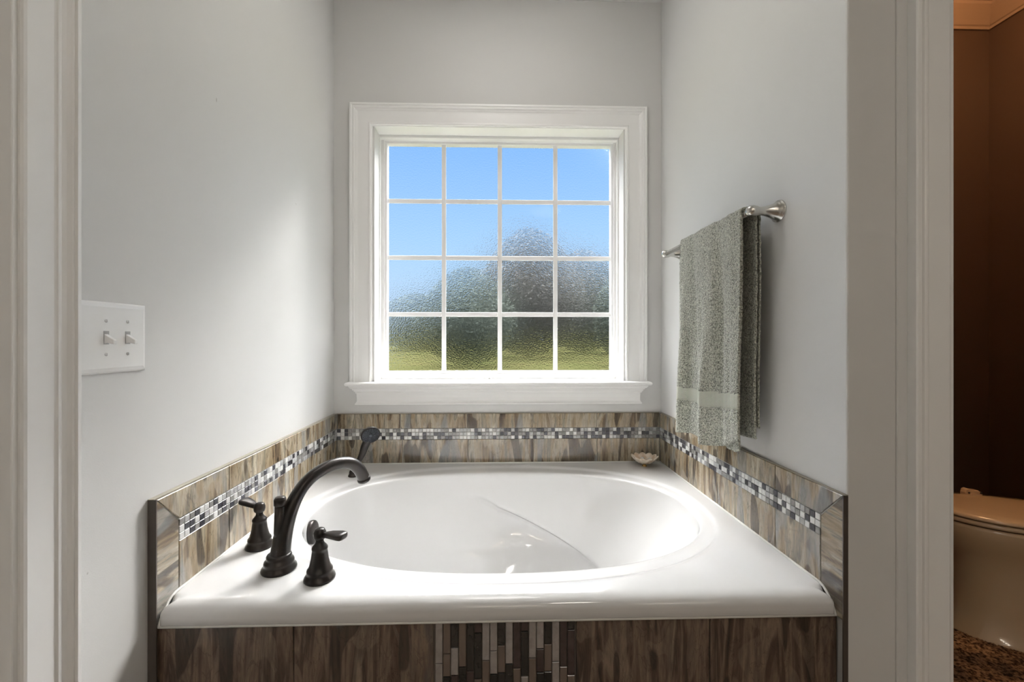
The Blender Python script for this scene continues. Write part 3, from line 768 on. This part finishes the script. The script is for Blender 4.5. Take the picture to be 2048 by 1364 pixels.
w.build('pearls', M['pearl'], dish)

# ============================================================ towel bar and towel
BX, BZ = .690, H+.344; BY0, BY1 = 1.128, 1.712
bar = thing('towel_bar', 'brushed nickel towel bar fixed to the right alcove wall', 'towel bar', (XR, (BY0+BY1)/2, BZ))
w = MB(); w.tube([(BX, BY0+.004, BZ), (BX, BY1-.004, BZ)], .0085, 24); w.build('rod', M['nickel'], bar)
for yy in (BY0, BY1):
    Mp = Matrix.Translation((XR, yy, BZ)) @ Matrix.Rotation(-PI/2, 4, 'Y')
    w = MB(); w.lathe([(0,0),(.0290,0),(.0300,.002),(.0290,.005),(.0262,.0065),(.0258,.009),(.0235,.011),(.0200,.018),(.0160,.028),(.0125,.040),(.0108,.052),(.0115,.057),(.0140,.063),(.0155,.072),(.0150,.080),(.0115,.087),(.0060,.0905),(0,.0915)], Mp, 40)
    w.build('post', M['nickel'], bar)
TY0_, TY1_ = 1.150, 1.520
tw = thing('bath_towel', 'sage green terry bath towel folded over the nickel bar on the right wall', 'towel', (BX, 1.335, BZ))
def fold(y, z, k):
    """cloth relief: vertical pleats that open towards the hem"""
    d = sstep(BZ-.02, BZ-.45, z) if False else max(0., min(1., (BZ-z)/.5))
    v = (y-TY0_)/(TY1_-TY0_)
    f = .75*math.sin(2*PI*(2.1*v+.18+.10*math.sin(3*z)))+.30*math.sin(2*PI*(4.3*v+.5-.25*d))+.15*math.sin(2*PI*(7*v+.3+.5*d))
    return k*f*(.25+.9*d)*(.15+.85*sstep(0, .22, v))
def terry(p, a): return a*noise.noise(p*230)+a*.6*noise.noise(p*420)
def sheet(front_off, back_off, zf_fn, zb_fn, top, kf, kb, y0, y1, ny=150):
    rows = []
    nz = 230
    for j in range(nz+1):
        s_ = j/nz; row = []
        for i in range(ny+1):
            y = lerp(y0, y1, i/ny); v = i/ny
            zf_, zb_ = zf_fn(v), zb_fn(v)
            LF, LB = BZ-zf_, BZ-zb_; arc = PI*(abs(front_off)+abs(back_off))/2; T_ = LF+arc+LB; q = s_*T_
            if q < LF:
                z = zf_+q; x = BX-front_off; x -= fold(y, z, kf)+.004*max(0, (BZ-z)); nn = Vector((-1,0,0))
            elif q < LF+arc:
                a = (q-LF)/arc*PI; rr_ = lerp(front_off, back_off, a/PI); x = BX-rr_*math.cos(a); z = BZ+top*math.sin(a); nn = Vector((-math.cos(a), 0, math.sin(a)))
                x -= fold(y, BZ, kf)*(1-a/PI); 
            else:
                z = BZ-(q-LF-arc); x = BX+back_off+fold(y, z, kb); nn = Vector((1,0,0))
            yy = y+.006*math.sin(9*z+v*2)*(1 if 0 < i < ny else .6)
            P = Vector((x, yy, z)); isb = (q < LF) and (.0 < 1) and bandmask(v, z)
            P += nn*(terry(P, .0022) if not isb else .0002)
            row.append(P)
        rows.append(row)
    return rows
def bandz(v): return lerp(H-.152, H-.172, v)-.006*math.sin(v*PI)
def bandmask(v, z): b_ = bandz(v); return b_-.046 < z < b_
hemf = lambda v: H+lerp(-.283, -.338, v)-.030*math.sin(PI*min(1, v*1.25))*.9
hemb = lambda v: H-.277-.03*v
rows = sheet(.0175, .0250, hemf, hemb, .0165, .019, .002, TY0_, TY1_)
def sheet_build(rows, nm, parent, split):
    w = MB(); wb = MB(); nyy = len(rows[0])
    w.v = [p for r_ in rows for p in r_]; wb.v = list(w.v)
    for j in range(len(rows)-1):
        for i in range(nyy-1):
            a = [j*nyy+i, j*nyy+i+1, (j+1)*nyy+i+1, (j+1)*nyy+i]
            P = rows[j][i]; c = (rows[j][i]+rows[j+1][i+1])/2
            uv = [(w.v[q].y, w.v[q].z) for q in a]
            tgt = wb if (split and c.x < BX and bandmask(i/(nyy-1), c.z)) else w
            tgt.face(a, 0, uv, 0, True)
    o = w.build(nm, M['terry'], parent)
    sm = o.modifiers.new('sol', 'SOLIDIFY'); sm.thickness = .0045; sm.offset = 0
    if split:
        bm = bmesh.new()
        o2 = wb.build('woven_band', M['band'], parent)
        bm.from_mesh(o2.data); bmesh.ops.delete(bm, geom=[v for v in bm.verts if not v.link_faces], context='VERTS'); bm.to_mesh(o2.data); bm.free()
        sm = o2.modifiers.new('sol', 'SOLIDIFY'); sm.thickness = .004; sm.offset = 0
    return o
sheet_build(rows, 'outer_layer', tw, True)
rows = sheet(.0105, .0390, lambda v: hemf(v)-.040*(1-sstep(.02, .42, v))+.012, lambda v: H-.25, .0110, .0190, .001, TY0_+.006, TY1_-.006, 110)
sheet_build(rows, 'inner_layer', tw, False)

# ============================================================ light switch
sA, sB = at(288, 611, X=XL), at(288, 740, X=XL)
sy1 = sA.y; sy0 = .7537; sz1, sz0 = at(288, 611, X=XL).z, at(288, 740, X=XL).z
sw = thing('light_switch', 'white double toggle light switch plate on the left wall by the door casing', 'light switch', (XL, (sy0+sy1)/2, (sz0+sz1)/2))
w = MB()
def plate_ring(ins, x): return [(XL+x, sy0+ins, sz0+ins), (XL+x, sy1-ins, sz0+ins), (XL+x, sy1-ins, sz1-ins), (XL+x, sy0+ins, sz1-ins)]
w.loft([plate_ring(0, 0), plate_ring(0, .0025), plate_ring(.0035, .0048), plate_ring(.009, .0058), plate_ring(.010, .0060)], True, True, True, smooth=False)
w.build('cover_plate', M['plastic'], sw, bevel=.0015)
zc = (sz0+sz1)/2
for px_ in (212.5, 255.5):
    yy = at(px_, 677, X=XL+.006).y
    w = MB(); w.box(XL+.0055, XL+.0064, yy-.0056, yy+.0056, zc-.0125, zc+.0125); sl = w.build('toggle_slot', M['slot'], sw)
    w = MB(); w.loft([[(XL+.004, yy-.0045, zc-.011), (XL+.004, yy+.0045, zc-.011), (XL+.004, yy+.0045, zc+.008), (XL+.004, yy-.0045, zc+.008)],
                      [(XL+.010, yy-.0043, zc-.010), (XL+.010, yy+.0043, zc-.010), (XL+.010, yy+.0043, zc+.004), (XL+.010, yy-.0043, zc+.004)],
                      [(XL+.023, yy-.0034, zc-.0125), (XL+.023, yy+.0034, zc-.0125), (XL+.023, yy+.0034, zc-.0045), (XL+.023, yy-.0034, zc-.0045)]], True, True, True, smooth=False)
    w.build('toggle', M['plastic'], sw, bevel=.0012)
    for dz in (.0315, -.0315):
        w = MB(); w.lathe([(0,0),(.0034,0),(.0032,.0010),(.0015,.0016),(0,.0017)], Matrix.Translation((XL+.0058, yy, zc+dz)) @ Matrix.Rotation(PI/2, 4, 'Y'), 16)
        s_ = w.build('screw', M['screw'], sw)
        w = MB(); w.box(XL+.0072, XL+.0078, yy-.0004, yy+.0004, zc+dz-.0024, zc+dz+.0024); w.build('screw_slot', M['slot'], s_)

# ============================================================ toilet
f2 = Vector((.906, -.423, 0)); r2 = Vector((.423, .906, 0))
def uw(u, w_): c, s = math.cos(YAW), math.sin(YAW); return Vector((u*c+w_*s, -u*s+w_*c, 0))
TC = uw(1.81, 1.482)
to = thing('toilet', 'toilet with closed lid in the dim warm-lit room right of the tub', 'toilet', TC)
def egg(th, a, b, n=2.5, shift=0):
    x, y = se(th, a, b, n); 
    return TC+f2*(x+shift)+r2*y*(1-.12*max(0, x/a)**2)
def erow(a, b, z, n=2.5, shift=0, N_=96): return [egg(2*PI*i/N_, a, b, n, shift)+Vector((0,0,z)) for i in range(N_)]
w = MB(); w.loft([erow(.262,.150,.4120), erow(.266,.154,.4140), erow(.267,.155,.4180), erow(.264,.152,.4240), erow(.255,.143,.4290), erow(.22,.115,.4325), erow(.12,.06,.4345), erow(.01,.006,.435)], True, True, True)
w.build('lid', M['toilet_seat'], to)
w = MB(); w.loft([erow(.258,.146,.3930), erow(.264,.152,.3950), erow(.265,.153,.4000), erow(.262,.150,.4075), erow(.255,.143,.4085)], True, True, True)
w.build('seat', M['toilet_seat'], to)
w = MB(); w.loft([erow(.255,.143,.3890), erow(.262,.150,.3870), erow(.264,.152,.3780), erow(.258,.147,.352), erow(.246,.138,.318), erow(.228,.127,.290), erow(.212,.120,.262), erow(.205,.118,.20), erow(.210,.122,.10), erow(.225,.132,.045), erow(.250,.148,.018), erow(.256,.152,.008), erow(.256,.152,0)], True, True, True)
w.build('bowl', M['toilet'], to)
def toi(fx, ry, z): return TC+f2*fx+r2*ry+Vector((0,0,z))
w = MB()
for s0, s1 in ((.125, .095),):
    pass
cfx = (uw(1.737, 1.622)-TC).dot(f2); cry = (uw(1.737, 1.622)-TC).dot(r2)
hp = [(-.028,.010),(-.024,.022),(-.014,.025),(-.004,.020),(.010,.019),(.024,.017),(.036,.010),(.040,.002)]
w = MB(); base_ = at(1940, 988, z=-.605); base_.z = .428
for dy_ in (0,): 
    ring0 = [base_+Vector((a, -.010, c-.004)) for a, c in hp]+[base_+Vector((.040, -.010, -.012)), base_+Vector((-.028, -.010, -.012))]
    ring1 = [p+Vector((0, .022, 0)) for p in ring0]
    w.loft([ring0, ring1], True, True, True, smooth=False)
hg = w.build('hinge_cover', M['toilet_seat'], to, bevel=.003)
for a, c, r_ in ((-.018, .006, .0034), (.030, .005, .0038)):
    w = MB(); w.lathe([(0,0),(r_,0),(r_,.002),(0,.002)], Matrix.Translation(base_+Vector((a, -.012, c))) @ Matrix.Rotation(PI/2, 4, 'X'), 12); w.build('hinge_hole', M['hole_dark'], hg)
# tank behind the door casing
w = MB()
def tk(ins, z, hx=.09, hy=.20): return [toi(-.385+sx_*(hx-ins), sy_*(hy-ins), z) for sx_, sy_ in ((-1,-1),(1,-1),(1,1),(-1,1))]
w.loft([tk(.02,.37), tk(.008,.45), tk(0,.70)], True, True, True, smooth=False); w.loft([tk(-.008,.70), tk(-.008,.73), tk(.004,.74)], True, True, True, smooth=False)
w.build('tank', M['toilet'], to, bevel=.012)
# rug on the toilet-room floor
w = MB(); n1, n2 = 150, 120; rc = TC+f2*.05+r2*-.20
for j in range(n2+1):
    for i in range(n1+1):
        a, b_ = i/n1*2-1, j/n2*2-1
        ed = 1-max(abs(a), abs(b_))**14
        p = Vector((1.52+.50*a, 1.30+.255*b_, 0)); z = .010*max(0, ed)**.4+.004*noise.noise(p*70)*max(0, ed)+.0035
        w.v.append(Vector((p.x, p.y, max(.001, z))))
for j in range(n2):
    for i in range(n1):
        q_ = w.v[j*(n1+1)+i]-TC
        if (abs(q_.dot(f2))/.262)**2.5+(abs(q_.dot(r2))/.158)**2.5 < 1: continue
        w.face([j*(n1+1)+i, j*(n1+1)+i+1, (j+1)*(n1+1)+i+1, (j+1)*(n1+1)+i], smooth=True)
tag(w.build('bath_rug', M['rug'], fix=False), 'mottled brown nubby rug on the floor around the toilet base', 'rug')

# ============================================================ lamps of the rooms and added fill lamps
def globe(name, c, r, mt, parent, n=20):
    w = MB(); w.lathe([(max(.0005, r*math.sin(PI*i/14)), -r*math.cos(PI*i/14)) for i in range(15)], Matrix.Translation(c), n); return w.build(name, mt, parent)
def vanity(cx, label):
    t = thing('vanity_light', label, 'wall lamp', (cx, YR, 2.02))
    w = MB(); w.box(cx-.36, cx+.36, YR, YR+.03, 1.97, 2.07); w.build('back_plate', M['nickel'], t, bevel=.006)
    for k in range(4):
        x = cx-.27+.18*k
        w = MB(); w.tube([(x, YR+.03, 2.02), (x, YR+.08, 2.02)], .02, 16); w.build('socket', M['nickel'], t)
        globe('bulb', Vector((x, YR+.125, 2.02)), .047, M['bulb'], t)
vanity(.05, 'four-bulb nickel vanity light on the wall behind the camera, left one')
vanity(1.65, 'four-bulb nickel vanity light on the wall behind the camera, right one')
t = thing('ceiling_lamp', 'unseen round fill lamp added on the bathroom ceiling behind the camera', 'ceiling lamp', (.6, -.9, CE))  # added out of view as soft fill from behind the camera
w = MB(); w.lathe([(0,0),(.20,0),(.205,-.03),(.19,-.035),(.188,-.02)], Matrix.Translation((.6, -.9, CE)), 40); w.build('lamp_rim', M['nickel'], t)
w = MB(); w.lathe([(.188,-.022),(.17,-.05),(.12,-.075),(.05,-.088),(0,-.09)], Matrix.Translation((.6, -.9, CE)), 40); w.build('diffuser', M['room_fill'], t)
t = thing('ceiling_lamp', 'unseen round fill lamp added on the alcove ceiling above the tub', 'ceiling lamp', (.02, 1.22, CE))  # added out of view to lift the back and side walls
w = MB(); w.lathe([(0,0),(.28,0),(.285,-.02),(.275,-.025),(.27,-.015)], Matrix.Translation((.02, 1.22, CE)), 40); w.build('lamp_rim', M['trim'], t)
w = MB(); w.lathe([(.270,-.016),(.25,-.05),(.18,-.075),(.08,-.085),(0,-.086)], Matrix.Translation((.02, 1.22, CE)), 40); w.build('diffuser', M['alcove_fill'], t)
t = thing('ceiling_lamp', 'small dim warm globe lamp on the toilet room ceiling', 'ceiling lamp', (1.75, 1.30, CE))
w = MB(); w.lathe([(0,0),(.07,0),(.07,-.02),(.03,-.04),(0,-.04)], Matrix.Translation((1.75, 1.30, CE)), 24); w.build('lamp_base', M['nickel'], t)
globe('bulb', Vector((1.75, 1.30, CE-.095)), .06, M['closet_bulb'], t)

# ============================================================ outside
GZ = -.35
w = MB(); w.box(-150, 150, YB+.17, 300, GZ-.2, GZ); struct(w.build('ground', M['grass']))
def tree(cx, cy, hgt, rad_, base, mt, n, leaf, seed, label, squash=1.0):
    rr = random.Random(seed)
    t = thing('tree', label, 'tree', (cx, cy, GZ), 'trees behind the textured glass')
    w = MB(); w.tube([(cx, cy, GZ), (cx+.1, cy, GZ+hgt*.35), (cx, cy, GZ+hgt*.8)], [.28, .2, .06], 10); w.build('trunk', M['bark'], t)
    w = MB()
    for _ in range(n):
        while True:
            p = Vector((rr.uniform(-1,1), rr.uniform(-1,1), rr.uniform(-1,1)))
            if p.length < 1: break
        zc_ = (base+hgt)/2; hz = (hgt-base)/2
        taper = 1-.35*max(0, p.z)
        c = Vector((cx+p.x*rad_*taper, cy+p.y*rad_*taper, GZ+zc_+p.z*hz))
        a = Vector((rr.gauss(0,1), rr.gauss(0,1), rr.gauss(0,1))).normalized()*leaf; b_ = a.orthogonal().normalized()*leaf*.6
        q = len(w.v); w.v += [c-a, c+b_, c+a, c-b_]; w.face([q, q+1, q+2, q+3])
    w.build('crown', mt, t, fix=False)
def tpos(x, Y): return at(x, Y=Y).x
tree(tpos(1060, 30), 30, 9.2, 4.0, .1, M['bare'], 24000, .13, 1, 'grey-brown tree blurred behind the centre right panes, tallest outside')
tree(tpos(1165, 40), 40, 9.8, 4.6, .1, M['bare'], 22000, .16, 2, 'grey-brown tree blurred behind the right column of panes')
tree(tpos(935, 21), 21, 4.9, 2.5, .05, M['leaf'], 16000, .10, 3, 'grey-green tree blurred behind the second column of panes')
tree(tpos(835, 50), 50, 6.6, 5.6, .05, M['leaf'], 20000, .20, 4, 'low grey-green tree blurred behind the left column of panes')
tree(tpos(1262, 21), 21, 5.4, 1.9, .05, M['leaf'], 16000, .10, 5, 'dark green tree blurred at the right edge of the window')
